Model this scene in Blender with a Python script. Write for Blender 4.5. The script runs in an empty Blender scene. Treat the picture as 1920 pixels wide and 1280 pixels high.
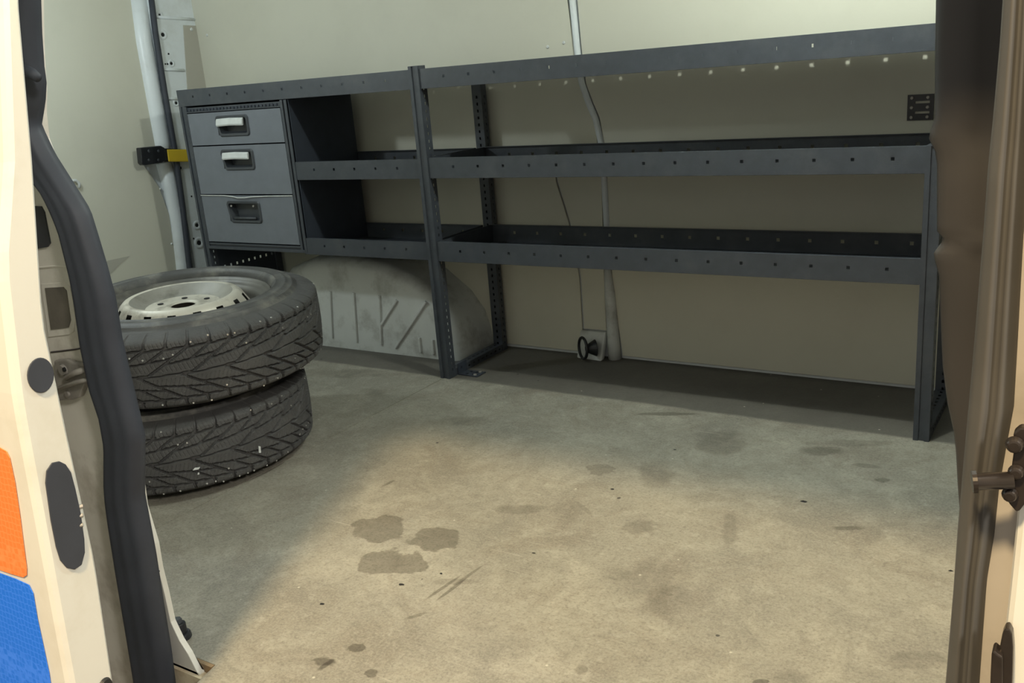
import bpy, bmesh, math, random
import numpy as np
from mathutils import Matrix, Vector
random.seed(4)
S = bpy.context.scene
COL = S.collection

# ------------------------------------------------------------------ camera
F, A, B, C3 = 1745.26, 0.5852, -0.2832, 0.0825
CAM = np.array([1.9905, -2.577, 1.0673])
def rotm(a, b, c):
    ca, sa, cb, sb, cc, sc = math.cos(a), math.sin(a), math.cos(b), math.sin(b), math.cos(c), math.sin(c)
    Rz = np.array([[ca, -sa, 0], [sa, ca, 0], [0, 0, 1]])
    Rx = np.array([[1, 0, 0], [0, cb, -sb], [0, sb, cb]])
    Ry = np.array([[cc, 0, sc], [0, 1, 0], [-sc, 0, cc]])
    return Rz @ Rx @ Ry
R = rotm(A, B, C3)
cd = bpy.data.cameras.new('camera'); cam = bpy.data.objects.new('camera', cd); COL.objects.link(cam)
cd.sensor_width = 36; cd.lens = F / 1920 * 36; cd.clip_start = .02
m = Matrix.Identity(4)
for i in range(3):
    m[i][0] = R[i, 0]; m[i][1] = R[i, 2]; m[i][2] = -R[i, 1]; m[i][3] = CAM[i]
cam.matrix_world = m
S.camera = cam

# ------------------------------------------------------------------ world, lights, exposure
w = bpy.data.worlds.new('world'); S.world = w; w.use_nodes = True
bg = w.node_tree.nodes['Background']; bg.inputs[0].default_value = (1.0, .93, .82, 1); bg.inputs[1].default_value = .46
def area(name, loc, size, power, col, target=None, spread=180):
    l = bpy.data.lights.new(name, 'AREA'); l.shape = 'DISK'; l.size = size; l.energy = power; l.color = col
    l.spread = math.radians(spread)
    o = bpy.data.objects.new(name, l); COL.objects.link(o); o.location = loc
    if target is not None:
        o.rotation_euler = (Vector(target) - Vector(loc)).to_track_quat('-Z', 'Y').to_euler()
    return o
def point(name, loc, size, power, col):
    l = bpy.data.lights.new(name, 'POINT'); l.shadow_soft_size = size; l.energy = power; l.color = col
    o = bpy.data.objects.new(name, l); COL.objects.link(o); o.location = loc
    return o
point('roof_lamp_front', (1.42, -.45, 1.88), .028, 34, (.93, 1.0, .90))
point('roof_lamp_rear', (-1.0, -.93, 1.47), .04, 13, (.86, .98, 1.0))
area('garage_lamp', (1.7, -4.1, 4.2), .42, 250, (1.0, .76, .43), (1.0, -1.0, 0))
area('side_fill_light', (4.8, -3.2, 3.2), .6, 100, (1.0, .95, .86), (.3, -1.2, 0))  # added fill that lightens the jamb and the left floor
S.view_settings.view_transform = 'Standard'; S.view_settings.look = 'None'
S.view_settings.exposure = 0.35; S.view_settings.gamma = 1; S.view_settings.use_curve_mapping = False

# ------------------------------------------------------------------ measuring helpers: sight line of a photo point met with a real plane
def ray(u, v): return R @ np.array([(u - 960) / F, 1, -(v - 640) / F])
def on(ax, u, v, val):
    d = ray(u, v); t = (val - CAM[ax]) / d[ax]; return CAM + t * d
def onx(u, v, x): return on(0, u, v, x)
def ony(u, v, y): return on(1, u, v, y)
def onz(u, v, z): return on(2, u, v, z)

# ------------------------------------------------------------------ materials
MATS = {}
def srgb(c): return tuple(((x / 255) / 12.92 if x / 255 <= .04045 else ((x / 255 + .055) / 1.055) ** 2.4) for x in c)
def mat(name, rgb, rough=.5, metal=0, noise=0.0, nscale=8, bump=0, bscale=60, dirt=None, dscale=3, damt=.0, spec=.5):
    if name in MATS: return MATS[name]
    M = bpy.data.materials.new(name); M.use_nodes = True; nt = M.node_tree; N = nt.nodes; L = nt.links
    bs = N['Principled BSDF']; bs.inputs['Roughness'].default_value = rough; bs.inputs['Metallic'].default_value = metal
    bs.inputs['Specular IOR Level'].default_value = spec
    col = rgb if max(rgb) <= 1 else srgb(rgb)
    tc = N.new('ShaderNodeTexCoord')
    no = N.new('ShaderNodeTexNoise'); no.inputs['Scale'].default_value = nscale; no.inputs['Detail'].default_value = 6
    L.new(tc.outputs['Object'], no.inputs['Vector'])
    mp = N.new('ShaderNodeMapRange'); mp.inputs['From Min'].default_value = .3; mp.inputs['From Max'].default_value = .7
    mp.inputs['To Min'].default_value = 1 - noise; mp.inputs['To Max'].default_value = 1 + noise
    L.new(no.outputs['Fac'], mp.inputs['Value'])
    mx = N.new('ShaderNodeVectorMath'); mx.operation = 'SCALE'; mx.inputs[0].default_value = col
    L.new(mp.outputs[0], mx.inputs['Scale'])
    out = mx.outputs[0]
    if dirt is not None:
        n2 = N.new('ShaderNodeTexNoise'); n2.inputs['Scale'].default_value = dscale; n2.inputs['Detail'].default_value = 8
        n2.inputs['Roughness'].default_value = .65
        L.new(tc.outputs['Object'], n2.inputs['Vector'])
        r2 = N.new('ShaderNodeMapRange'); r2.inputs['From Min'].default_value = .5; r2.inputs['From Max'].default_value = .68
        r2.inputs['To Max'].default_value = damt
        L.new(n2.outputs['Fac'], r2.inputs['Value'])
        mm = N.new('ShaderNodeMix'); mm.data_type = 'RGBA'; L.new(r2.outputs[0], mm.inputs['Factor'])
        L.new(out, mm.inputs['A']); mm.inputs['B'].default_value = (*(dirt if max(dirt) <= 1 else srgb(dirt)), 1)
        out = mm.outputs['Result']
    L.new(out, bs.inputs['Base Color'])
    if bump:
        n3 = N.new('ShaderNodeTexNoise'); n3.inputs['Scale'].default_value = bscale; n3.inputs['Detail'].default_value = 4
        L.new(tc.outputs['Object'], n3.inputs['Vector'])
        bp = N.new('ShaderNodeBump'); bp.inputs['Strength'].default_value = bump; bp.inputs['Distance'].default_value = .002
        L.new(n3.outputs['Fac'], bp.inputs['Height']); L.new(bp.outputs[0], bs.inputs['Normal'])
    MATS[name] = M
    return M

RACK = mat('rack_steel', (.047, .054, .066), .42, 0, .10, 30, .25, 500, dirt=(.12, .125, .13), dscale=9, damt=.25)
RACKD = mat('rack_panel', (.030, .037, .052), .6, 0, .1, 20, .2, 400)
BLACK = mat('black_plastic', (.014, .015, .018), .4)
DGREY = mat('dark_grey_plastic', (.045, .05, .058), .45)
DRAWER = mat('drawer_steel', (.15, .165, .19), .5, 0, .05, 20, .2, 300)
SILVER = mat('silver_plastic', (.60, .62, .61), .35, .1, .08, 30)
PANEL = mat('beige_panel', (.60, .585, .49), .55, 0, .03, 2, .12, 120, dirt=(.45, .44, .36), dscale=2.5, damt=.18)
PANELD = mat('grey_beige_panel', (.43, .41, .35), .6, 0, .03, 2)
WHITE = mat('white_van_paint', (.70, .74, .76), .35, 0, .04, 4, dirt=(.42, .42, .38), dscale=5, damt=.35)
ARCH = mat('wheel_arch_paint', (.60, .62, .60), .5, 0, .05, 6, dirt=(.16, .15, .12), dscale=9, damt=.45)
CREAM = mat('outer_paint', (.68, .67, .61), .38, 0, .03, 4, dirt=(.50, .46, .36), dscale=6, damt=.3)
JAMB = mat('dirty_jamb_paint', (.78, .75, .68), .45, 0, .06, 8, dirt=(.42, .38, .31), dscale=7, damt=.7)
RUB = mat('seal_rubber', (.036, .041, .054), .62, 0, .12, 14)
RUBR = mat('dusty_seal_rubber', (.080, .076, .070), .55, 0, .10, 14)
TRIM = mat('brown_grey_trim', (.036, .034, .034), .5, 0, .10, 6)
METAL = mat('worn_zinc', (.36, .34, .31), .5, .35, .2, 30)
DMETAL = mat('black_oily_steel', (.035, .028, .024), .28, .4, .2, 40)
YELLOW = mat('yellow_sleeve', (.72, .50, .03), .5)
TYRE = mat('tyre_rubber', (.060, .059, .058), .72, 0, .18, 14, .5, 160, dirt=(.085, .08, .07), dscale=8, damt=.35)
SIDEW = mat('tyre_sidewall', (.065, .064, .062), .55, 0, .25, 10, .4, 120, dirt=(.20, .19, .165), dscale=11, damt=.75)
DISHW = mat('grimy_shaded_dish', (.26, .25, .22), .5, .15, .2, 12, dirt=(.10, .09, .075), dscale=14, damt=.7)  # grime, with the dish wall's shade also put into the colour
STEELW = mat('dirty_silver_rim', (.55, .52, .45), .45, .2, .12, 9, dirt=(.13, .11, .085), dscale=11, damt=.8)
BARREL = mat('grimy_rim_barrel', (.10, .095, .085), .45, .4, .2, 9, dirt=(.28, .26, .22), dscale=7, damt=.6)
STUD = mat('stud_steel', (.75, .75, .74), .25, .8)
HOLE = mat('hole_black', (.006, .006, .007), .8)
WOOD = mat('plywood_edge', (.22, .15, .08), .7, 0, .3, 60)
SILL = mat('cream_sill', (.66, .58, .42), .5, 0, .05, 9, dirt=(.4, .25, .12), dscale=25, damt=.5)
GREYDARK = mat('garage_ground', (.12, .11, .10), .8, 0, .1, 3)

# ------------------------------------------------------------------ mesh helpers
def link(name, me, M=None, parent=None, smooth=False, bevel=0, solid=0):
    o = bpy.data.objects.new(name, me); COL.objects.link(o)
    if M: me.materials.append(M)
    if parent: o.parent = parent
    if smooth:
        for p in me.polygons: p.use_smooth = True
    if solid:
        s = o.modifiers.new('solid', 'SOLIDIFY'); s.thickness = solid; s.offset = 0
    if bevel:
        b = o.modifiers.new('bevel', 'BEVEL'); b.width = bevel; b.segments = 2; b.limit_method = 'ANGLE'
    return o
def from_py(name, V, Fc, M, parent=None, **k):
    me = bpy.data.meshes.new(name); me.from_pydata([tuple(float(c) for c in v) for v in V], [], [tuple(f) for f in Fc]); me.update()
    bm = bmesh.new(); bm.from_mesh(me); bmesh.ops.recalc_face_normals(bm, faces=bm.faces); bm.to_mesh(me); bm.free()
    return link(name, me, M, parent, **k)
class MB:
    def __init__(s): s.V = []; s.F = []
    def add(s, V, Fc):
        n = len(s.V); s.V += [tuple(v) for v in V]; s.F += [tuple(i + n for i in f) for f in Fc]; return s
    def box(s, x0, x1, y0, y1, z0, z1):
        return s.add([(x0, y0, z0), (x1, y0, z0), (x1, y1, z0), (x0, y1, z0), (x0, y0, z1), (x1, y0, z1), (x1, y1, z1), (x0, y1, z1)],
                     [(0, 3, 2, 1), (4, 5, 6, 7), (0, 1, 5, 4), (1, 2, 6, 5), (2, 3, 7, 6), (3, 0, 4, 7)])
    def cyl(s, c, d, r, h, n=16, r2=None):
        d = Vector(d).normalized(); a = d.orthogonal().normalized(); b = d.cross(a); c = Vector(c); r2 = r if r2 is None else r2
        V = []
        for k, (rr, hh) in enumerate(((r, 0), (r2, h))):
            for i in range(n):
                t = 2 * math.pi * i / n; V.append(tuple(c + d * hh + (a * math.cos(t) + b * math.sin(t)) * rr))
        Fc = [(i, (i + 1) % n, n + (i + 1) % n, n + i) for i in range(n)] + [tuple(range(n))[::-1], tuple(range(n, 2 * n))]
        return s.add(V, Fc)
    def prism(s, pts, off):
        """closed outline pts (3D) pushed by vector off"""
        n = len(pts); V = [tuple(p) for p in pts] + [tuple(np.array(p) + np.array(off)) for p in pts]
        return s.add(V, [tuple(range(n)), tuple(range(n, 2 * n))[::-1]] + [(i, (i + 1) % n, n + (i + 1) % n, n + i) for i in range(n)])
    def tube(s, pts, r, n=10, flat=1.0):
        pts = [Vector(p) for p in pts]; rings = []; a = None
        for i, p in enumerate(pts):
            d = (pts[min(i + 1, len(pts) - 1)] - pts[max(i - 1, 0)]).normalized()
            a = d.orthogonal().normalized() if a is None else (a - d * a.dot(d)).normalized()
            b = d.cross(a); rr = r[i] if isinstance(r, (list, tuple)) else r
            rings.append([tuple(p + (a * math.cos(t) + b * math.sin(t) * flat) * rr) for t in [2 * math.pi * k / n for k in range(n)]])
        V = [v for g in rings for v in g]
        Fc = [(i * n + k, i * n + (k + 1) % n, (i + 1) * n + (k + 1) % n, (i + 1) * n + k) for i in range(len(pts) - 1) for k in range(n)]
        Fc += [tuple(range(n))[::-1], tuple(range((len(pts) - 1) * n, len(pts) * n))]
        return s.add(V, Fc)
    def sheet(s, org, U, W, lu, lw, holes, hw, hh):
        """perforated sheet: org + u*U + w*W ; holes list of (u,w) centres"""
        us = {0, lu}; ws = {0, lw}
        for (a, b) in holes: us |= {a - hw / 2, a + hw / 2}; ws |= {b - hh / 2, b + hh / 2}
        us = sorted(x for x in us if 0 <= x <= lu); ws = sorted(x for x in ws if 0 <= x <= lw)
        org = np.array(org, float); U = np.array(U, float); W = np.array(W, float)
        V = [org + U * a + W * b for a in us for b in ws]; nw = len(ws); Fc = []
        for i in range(len(us) - 1):
            for j in range(len(ws) - 1):
                cu, cw = (us[i] + us[i + 1]) / 2, (ws[j] + ws[j + 1]) / 2
                if any(abs(cu - a) < hw / 2 and abs(cw - b) < hh / 2 for a, b in holes): continue
                Fc.append((i * nw + j, (i + 1) * nw + j, (i + 1) * nw + j + 1, i * nw + j + 1))
        return s.add(V, Fc)
    def build(s, name, M, parent=None, **k): return from_py(name, s.V, s.F, M, parent, **k)
def lathe(prof, n=96, close=False):
    V = []; Fc = []; k = len(prof)
    for i in range(n):
        t = 2 * math.pi * i / n; c, sn = math.cos(t), math.sin(t)
        V += [(r * c, r * sn, z) for r, z in prof]
    for i in range(n):
        j = (i + 1) % n
        for q in range(k - 1 + (1 if close else 0)):
            q2 = (q + 1) % k
            Fc.append((i * k + q, j * k + q, j * k + q2, i * k + q2))
    return V, Fc
def thing(name, label, cat, loc=(0, 0, 0), group=None):
    o = bpy.data.objects.new(name, None); COL.objects.link(o); o.location = loc; o.empty_display_size = .05
    o['label'] = label; o['category'] = cat
    if group: o['group'] = group
    bpy.context.view_layer.update()
    return o
def tag(o, label, cat, group=None):
    o['label'] = label; o['category'] = cat
    if group: o['group'] = group
    return o
def struct(o, label=None, cat=None):
    o['kind'] = 'structure'
    if label: o['label'] = label
    if cat: o['category'] = cat
    return o
def interp(z, pts):
    pts = sorted(pts); return float(np.interp(z, [p[0] for p in pts], [p[1] for p in pts]))

# ================================================================== FLOOR
YW, XR, XL, ZC = .41, 1.93, -1.55, 1.95
def floor_material():
    M = bpy.data.materials.new('worn_floor'); M.use_nodes = True; nt = M.node_tree; N = nt.nodes; L = nt.links
    bs = N['Principled BSDF']; bs.inputs['Roughness'].default_value = .62; bs.inputs['Specular IOR Level'].default_value = .35
    tc = N.new('ShaderNodeTexCoord'); P = tc.outputs['Object']
    def noise(sc, det=6, rough=.6, vec=P, dist=0):
        n = N.new('ShaderNodeTexNoise'); n.inputs['Scale'].default_value = sc; n.inputs['Detail'].default_value = det
        n.inputs['Roughness'].default_value = rough; n.inputs['Distortion'].default_value = dist; L.new(vec, n.inputs['Vector']); return n.outputs['Fac']
    def rng(x, a, b, c=0, d=1, smooth=False):
        r = N.new('ShaderNodeMapRange'); r.inputs['From Min'].default_value = a; r.inputs['From Max'].default_value = b
        r.inputs['To Min'].default_value = c; r.inputs['To Max'].default_value = d
        if smooth: r.interpolation_type = 'SMOOTHSTEP'
        L.new(x, r.inputs['Value']); return r.outputs[0]
    def mix(f, a, b, mode='MIX'):
        m_ = N.new('ShaderNodeMix'); m_.data_type = 'RGBA'; m_.blend_type = mode
        if isinstance(f, float): m_.inputs['Factor'].default_value = f
        else: L.new(f, m_.inputs['Factor'])
        for s_, v in (('A', a), ('B', b)):
            if isinstance(v, tuple): m_.inputs[s_].default_value = (*v, 1)
            else: L.new(v, m_.inputs[s_])
        return m_.outputs['Result']
    def mth(op, a, b=0.0):
        q = N.new('ShaderNodeMath'); q.operation = op
        for i, v in enumerate((a, b)):
            if isinstance(v, (int, float)): q.inputs[i].default_value = v
            else: L.new(v, q.inputs[i])
        return q.outputs[0]
    # base: dusty grey with lighter and darker clouds, scuffs
    c = mix(rng(noise(2.2, 8, .6, dist=.4), .35, .65), (.24, .23, .195), (.38, .365, .305))
    c = mix(rng(noise(7, 8, .75, dist=.6), .47, .68, 0, .7), c, (.50, .48, .40))
    c = mix(rng(noise(4.3, 8, .7, dist=.8), .50, .66, 0, .7), c, (.22, .195, .155))
    c = mix(rng(noise(38, 6, .8), .48, .72, 0, .65), c, (.19, .18, .15))
    c = mix(rng(noise(26, 6, .8), .54, .72, 0, .6), c, (.55, .53, .45))
    c = mix(rng(noise(190, 3, .7), .4, .65, 0, .35), c, (.52, .50, .43))
    c = mix(rng(noise(130, 3, .7), .5, .68, 0, .45), c, (.15, .14, .12))
    # scratches (two directions)
    for ang, sc, st in ((.9, 6, .35), (-.35, 8, .25), (.2, 10, .2)):
        mp = N.new('ShaderNodeMapping'); mp.inputs['Rotation'].default_value = (0, 0, ang); mp.inputs['Scale'].default_value = (sc, sc * 22, 1)
        L.new(P, mp.inputs['Vector'])
        n = noise(1.0, 3, .5, mp.outputs[0]); gate = rng(noise(1.7 + ang, 2, .5), .5, .62)
        c = mix(mth('MULTIPLY', rng(n, .64, .72, 0, st * 1.3), gate), c, (.58, .55, .47))
    # darker strip under the rack, from its front edge to the wall
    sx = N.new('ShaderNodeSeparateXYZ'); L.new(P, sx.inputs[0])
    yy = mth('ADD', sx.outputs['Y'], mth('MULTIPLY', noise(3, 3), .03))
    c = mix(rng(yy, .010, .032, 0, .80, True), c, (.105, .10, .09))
    # stains: x, y, rx, ry, rot, strength, softness
    def st(u, v, ru, rv, s, soft=.25, rot=0, rag=.25):
        p = onz(u, v, 0); a = onz(u + ru, v, 0) - p; b = onz(u, v + rv, 0) - p
        return (p[0], p[1], a, b, s, soft, rag)
    def stv(u0, v0, u1, v1, wd, s):
        p = onz((u0 + u1) / 2, (v0 + v1) / 2, 0); a = onz(u1, v1, 0) - p; n = math.hypot(u1 - u0, v1 - v0)
        b = onz((u0 + u1) / 2 - (v1 - v0) / n * wd, (v0 + v1) / 2 + (u1 - u0) / n * wd, 0) - p
        return (p[0], p[1], a, b, s, .5, .05)
    stains = [stv(800, 1122, 862, 1080, 2.5, .75), stv(820, 1124, 872, 1086, 2.5, .8), stv(850, 1098, 905, 1060, 2.5, .6), stv(715, 912, 740, 900, 2, .7), stv(1600, 870, 1650, 876, 4, .5),
              stv(1080, 940, 1110, 965, 4, .3), stv(596, 1256, 626, 1236, 4, .9), stv(760, 1160, 800, 1148, 3, .6), stv(1640, 700, 1720, 712, 3, .1),st(712, 993, 48, 25, .72, .14, rag=.30), st(818, 1010, 47, 22, .72, .16, rag=.35), st(738, 1055, 70, 27, .72, .14, rag=.30),
              st(1215, 1090, 65, 40, .36, .8), st(1150, 1075, 35, 12, .28, .8), st(1250, 1130, 40, 35, .25, .9),
              st(1350, 830, 45, 24, .55, .6), st(1125, 880, 26, 10, .5, .3), st(1232, 885, 32, 26, .35, .6), st(1200, 988, 32, 13, .45, .6),
              st(975, 955, 40, 8, .45, .6), st(1065, 962, 30, 22, .2, .6), st(1368, 990, 14, 26, .4, .6), st(1545, 845, 34, 9, .7, .6),
              st(1610, 830, 90, 6, .4, .5), st(930, 1190, 60, 50, .2, .8), st(1720, 1240, 60, 18, .38, .5), st(668, 1214, 15, 8, .85, .3),
              st(608, 1240, 22, 7, .85, .4), st(694, 1262, 12, 8, .85, .3), st(1425, 1278, 16, 5, .9, .3), st(1090, 1255, 12, 9, .5, .6),
              st(1655, 900, 14, 4, .7, .4), st(1590, 990, 24, 4, .7, .5), st(1255, 776, 55, 3, .7, .4), st(870, 790, 60, 8, .35, .7),
              st(660, 700, 60, 8, .4, .7), st(700, 735, 22, 8, .4, .7), st(860, 1090, 50, 5, .35, .6), st(1480, 1270, 30, 14, .4, .7)]
    wn = N.new('ShaderNodeTexNoise'); wn.inputs['Scale'].default_value = 14; wn.inputs['Detail'].default_value = 5; L.new(P, wn.inputs['Vector'])
    wn2 = N.new('ShaderNodeTexNoise'); wn2.inputs['Scale'].default_value = 45; wn2.inputs['Detail'].default_value = 5; L.new(P, wn2.inputs['Vector'])
    for (x, y, a, b, s_, soft, rag) in stains:
        # affine map: solve (dx,dy) = i*a + j*b
        Mi = np.linalg.inv(np.array([[a[0], b[0]], [a[1], b[1]]]))
        dx = mth('SUBTRACT', sx.outputs['X'], float(x)); dy = mth('SUBTRACT', sx.outputs['Y'], float(y))
        i_ = mth('ADD', mth('MULTIPLY', dx, float(Mi[0, 0])), mth('MULTIPLY', dy, float(Mi[0, 1])))
        j_ = mth('ADD', mth('MULTIPLY', dx, float(Mi[1, 0])), mth('MULTIPLY', dy, float(Mi[1, 1])))
        d = mth('SQRT', mth('ADD', mth('MULTIPLY', i_, i_), mth('MULTIPLY', j_, j_)))
        d = mth('ADD', d, mth('MULTIPLY', mth('SUBTRACT', (wn if max(np.linalg.norm(a), np.linalg.norm(b)) > .045 else wn2).outputs['Fac'], .5), rag * 6.5))
        c = mix(rng(d, 1 - soft / 2, 1 + soft / 2, s_, 0, True), c, mix(1.0, c, (.44, .42, .40), 'MULTIPLY'))
    # dark specks and pale flecks
    vo = N.new('ShaderNodeTexVoronoi'); vo.inputs['Scale'].default_value = 9; L.new(P, vo.inputs['Vector'])
    sep = N.new('ShaderNodeSeparateColor'); L.new(vo.outputs['Color'], sep.inputs[0])
    gate = rng(sep.outputs[0], .80, .81)
    sp = mth('MULTIPLY', rng(mth('ADD', vo.outputs['Distance'], mth('MULTIPLY', noise(90, 2), .05)), .06, .075, .85, 0), gate)
    c = mix(sp, c, (.03, .028, .025))
    vo2 = N.new('ShaderNodeTexVoronoi'); vo2.inputs['Scale'].default_value = 22; L.new(P, vo2.inputs['Vector'])
    sep2 = N.new('ShaderNodeSeparateColor'); L.new(vo2.outputs['Color'], sep2.inputs[0])
    g2 = rng(sep2.outputs[1], .86, .87)
    c = mix(mth('MULTIPLY', rng(vo2.outputs['Distance'], .05, .08, .8, 0), g2), c, (.66, .63, .54))
    c = mix(1.0, c, (.77, .75, .73), 'MULTIPLY')
    L.new(c, bs.inputs['Base Color'])
    bp = N.new('ShaderNodeBump'); bp.inputs['Strength'].default_value = .35; bp.inputs['Distance'].default_value = .002
    L.new(noise(90, 5), bp.inputs['Height']); L.new(bp.outputs[0], bs.inputs['Normal'])
    return M
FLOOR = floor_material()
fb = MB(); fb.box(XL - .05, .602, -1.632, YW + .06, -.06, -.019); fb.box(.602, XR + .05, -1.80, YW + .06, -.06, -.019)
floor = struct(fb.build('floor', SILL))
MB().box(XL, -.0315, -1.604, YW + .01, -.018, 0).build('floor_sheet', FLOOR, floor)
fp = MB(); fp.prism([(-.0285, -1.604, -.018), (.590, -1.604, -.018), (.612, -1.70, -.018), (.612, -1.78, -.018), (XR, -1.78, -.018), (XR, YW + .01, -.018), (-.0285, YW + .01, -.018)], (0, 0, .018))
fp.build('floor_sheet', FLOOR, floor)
MB().box(-.6, .588, -1.613, -1.6045, -.018, -.0005).build('plywood_edge', WOOD, floor)

# ================================================================== BACK WALL: white shell with beige lining sheets
wb = MB(); wb.box(XL - .25, XR + .1, YW + .012, YW + .05, -.02, ZC + .05)
wall_back = struct(wb.build('wall_back', WHITE))
def pan(pts, M=PANEL, t=.009, y=YW):
    mb = MB(); mb.prism([(x, y, z) for x, z in pts], (0, t, 0)); return mb.build('lining_panel', M, wall_back, bevel=.002)
eL = [ony(365, -8, YW), ony(405, 155, YW), ony(415, 200, YW)]
# upper left sheet: slanted left edge, right edge along the curved seam
pan([(XL - .2, ZC), (XL - .2, .80), (-.6, .78), (.440, .78), (.438, .86), (.408, .93), (.383, 1.0), (.368, 1.12), (.352, 1.3), (.300, ZC)])
# upper right sheet
pan([(.398, ZC), (.392, 1.3), (.398, 1.12), (.408, 1.0), (.428, .945), (.455, .88), (.469, .78), (XR, .78), (XR, ZC)])
# lower left sheet
pan([(XL, 0.02), (.335, .012), (.335, .30), (.315, .47), (.285, .58), (.262, .66), (.258, .776), (XL, .776)])
# narrow middle sheet
pan([(.343, .105), (.437, .105), (.440, .35), (.450, .70), (.448, .776), (.268, .776), (.270, .66), (.292, .58), (.322, .47), (.343, .30)])
# lower right sheets
pan([(.500, .012), (XR, .012), (XR, .776), (.472, .776), (.472, .30), (.485, .15)])
# rounded seam strip (wiring cover) and its foot
sc_ = thing('seam_cover', 'thin pale strip curving down the joint between the beige back wall panels', 'trim strip', (.37, YW, 0))
sc_.location = (0, 0, 0)
pts = [(.352, ZC), (.372, 1.30), (.380, 1.13), (.385, 1.05), (.393, 1.0), (.413, .94), (.440, .875), (.455, .80), (.460, .72), (.461, .5), (.4555, .38), (.456, .30)]
MB().tube([(x, YW + .002, z) for x, z in pts], .012, 12).build('strip', WHITE, sc_, smooth=True)
post = [(.458, .35, .012), (.462, .25, .020), (.466, .15, .022), (.468, .06, .024), (.470, .0, .026)]
mb = MB(); mb.tube([(x, YW - .004, z) for x, z, r in post], [r for *_, r in post], 14); mb.build('lower_sleeve', ARCH, sc_, smooth=True)
# white foot block and tie-down ring
bx = thing('floor_bracket_box', 'white painted block at the foot of the back wall holding a black ring', 'bracket', (.38, .37, 0))
bx.location = (0, 0, 0)
MB().prism([(.328, .362, 0), (.440, .352, 0), (.440, .398, .10), (.328, .404, .10)], (0, .03, 0)).build('block', ARCH, bx, bevel=.008)
td = thing('tie_down_ring', 'small black ring on a cone knob fixed at the white block by the back wall', 'ring', (0, 0, 0))
c0 = ony(1096, 652, .335)
MB().cyl((c0[0] + .040, .350, c0[2]), (-.75, -.66, 0), .033, .040, 24, .012).build('knob', BLACK, td, smooth=False, bevel=.003)
tor = MB(); d = Vector((-.62, -.78, .05)).normalized(); a = Vector((0, 0, 1)); a = (a - d * a.dot(d)).normalized(); b = d.cross(a)
cc = Vector((c0[0] - .004, c0[1] - .005, c0[2]))
tor.tube([cc + (a * math.cos(t) * .040 + b * math.sin(t) * .038) for t in [2 * math.pi * k / 28 for k in range(29)]], .0055, 8)
tor.build('ring', BLACK, td, smooth=True)
# panel screws
for (u, v) in [(1057, 80), (1027, 88), (388, 66)]:
    p = ony(u, v, YW)
    MB().cyl((p[0], YW + .001, p[2]), (0, -1, 0), .007, .004, 12, .004).build('screw', SILVER, wall_back)
# dark hinge bracket bolted on the back wall at the right
br = thing('wall_bracket', 'black slotted bracket with six screws on the back wall right of the shelving', 'bracket', (0, 0, 0))
q0, q1 = ony(1703, 178, YW), ony(1745, 227, YW)
x0, x1, z1, z0 = 1.464, 1.535, .905, .832
MB().sheet((x0, YW - .004, z0), (1, 0, 0), (0, 0, 1), x1 - x0, z1 - z0, [((x1 - x0) / 2 + .005, .022), ((x1 - x0) / 2 + .005, .051)], .040, .007).build('plate', BLACK, br, solid=.005)
for i in (.012, .055):
    for j in (.009, .0365, .064):
        MB().cyl((x0 + i, YW - .0065, z0 + j), (0, -1, 0), .0052, .004, 12, .004).build('screw', METAL, br)

# ================================================================== WHEEL ARCH (white pressed steel)
prof = [(-.075, 0), (-.085, .08), (-.105, .15), (-.165, .228), (-.28, .312), (-.42, .365), (-.60, .392), (-.80, .385), (-.96, .33), (-1.06, .22), (-1.1, 0)]
ar = MB(); ar.prism([(x, .18, z) for x, z in prof], (0, YW - .18 + .005, 0))
arch = struct(ar.build('wheel_arch', ARCH))
me = arch.data; bm = bmesh.new(); bm.from_mesh(me)
es = [e for e in bm.edges if all(abs(v.co.y - .18) < 1e-4 for v in e.verts) and not all(abs(v.co.z) < 1e-4 for v in e.verts)]
bmesh.ops.bevel(bm, geom=es, offset=.055, segments=6, affect='EDGES', profile=.5, clamp_overlap=True); bm.to_mesh(me); bm.free()
for p in me.polygons: p.use_smooth = True
try: me.set_sharp_from_angle(angle=math.radians(40))
except Exception: pass
def rib(p, q, wd=.016, h=.009):
    # raised pressed rib on the arch front from p to q, given as photo points on the arch face
    a = ony(*p, .18); b = ony(*q, .18); d = b - a; d[1] = 0; n = np.array([-d[2], 0, d[0]]); n = n / np.linalg.norm(n) * wd / 2
    y = .1805; V = []
    for c in (a, b):
        for s_, yy in ((-1, y), (-.55, y - h), (.55, y - h), (1, y)):
            V.append((c[0] + n[0] * s_, yy, c[2] + n[2] * s_))
    Fc = [(0, 1, 5, 4), (1, 2, 6, 5), (2, 3, 7, 6), (0, 3, 2, 1), (4, 5, 6, 7), (0, 4, 7, 3)]
    from_py('pressed_rib', V, Fc, ARCH, arch, bevel=.002)
for pq in [((745, 562), (716, 608)), ((800, 565), (742, 652)), ((664, 548), (670, 640)), ((712, 553), (716, 645)), ((620, 545), (624, 632)),
           ((787, 632), (790, 660)), ((812, 636), (814, 664))]:
    rib(*pq)

# ================================================================== REAR END (photo left): door, pillar
pl = MB()
ps = onx(292, 80, XL)[1]
pl.box(XL - .05, XL, ps, YW + .02, -.02, ZC + .03)
wall_left = struct(pl.build('wall_left', WHITE))
def xx(u, v, dx=0): return onx(u, v, XL + dx)
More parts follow.
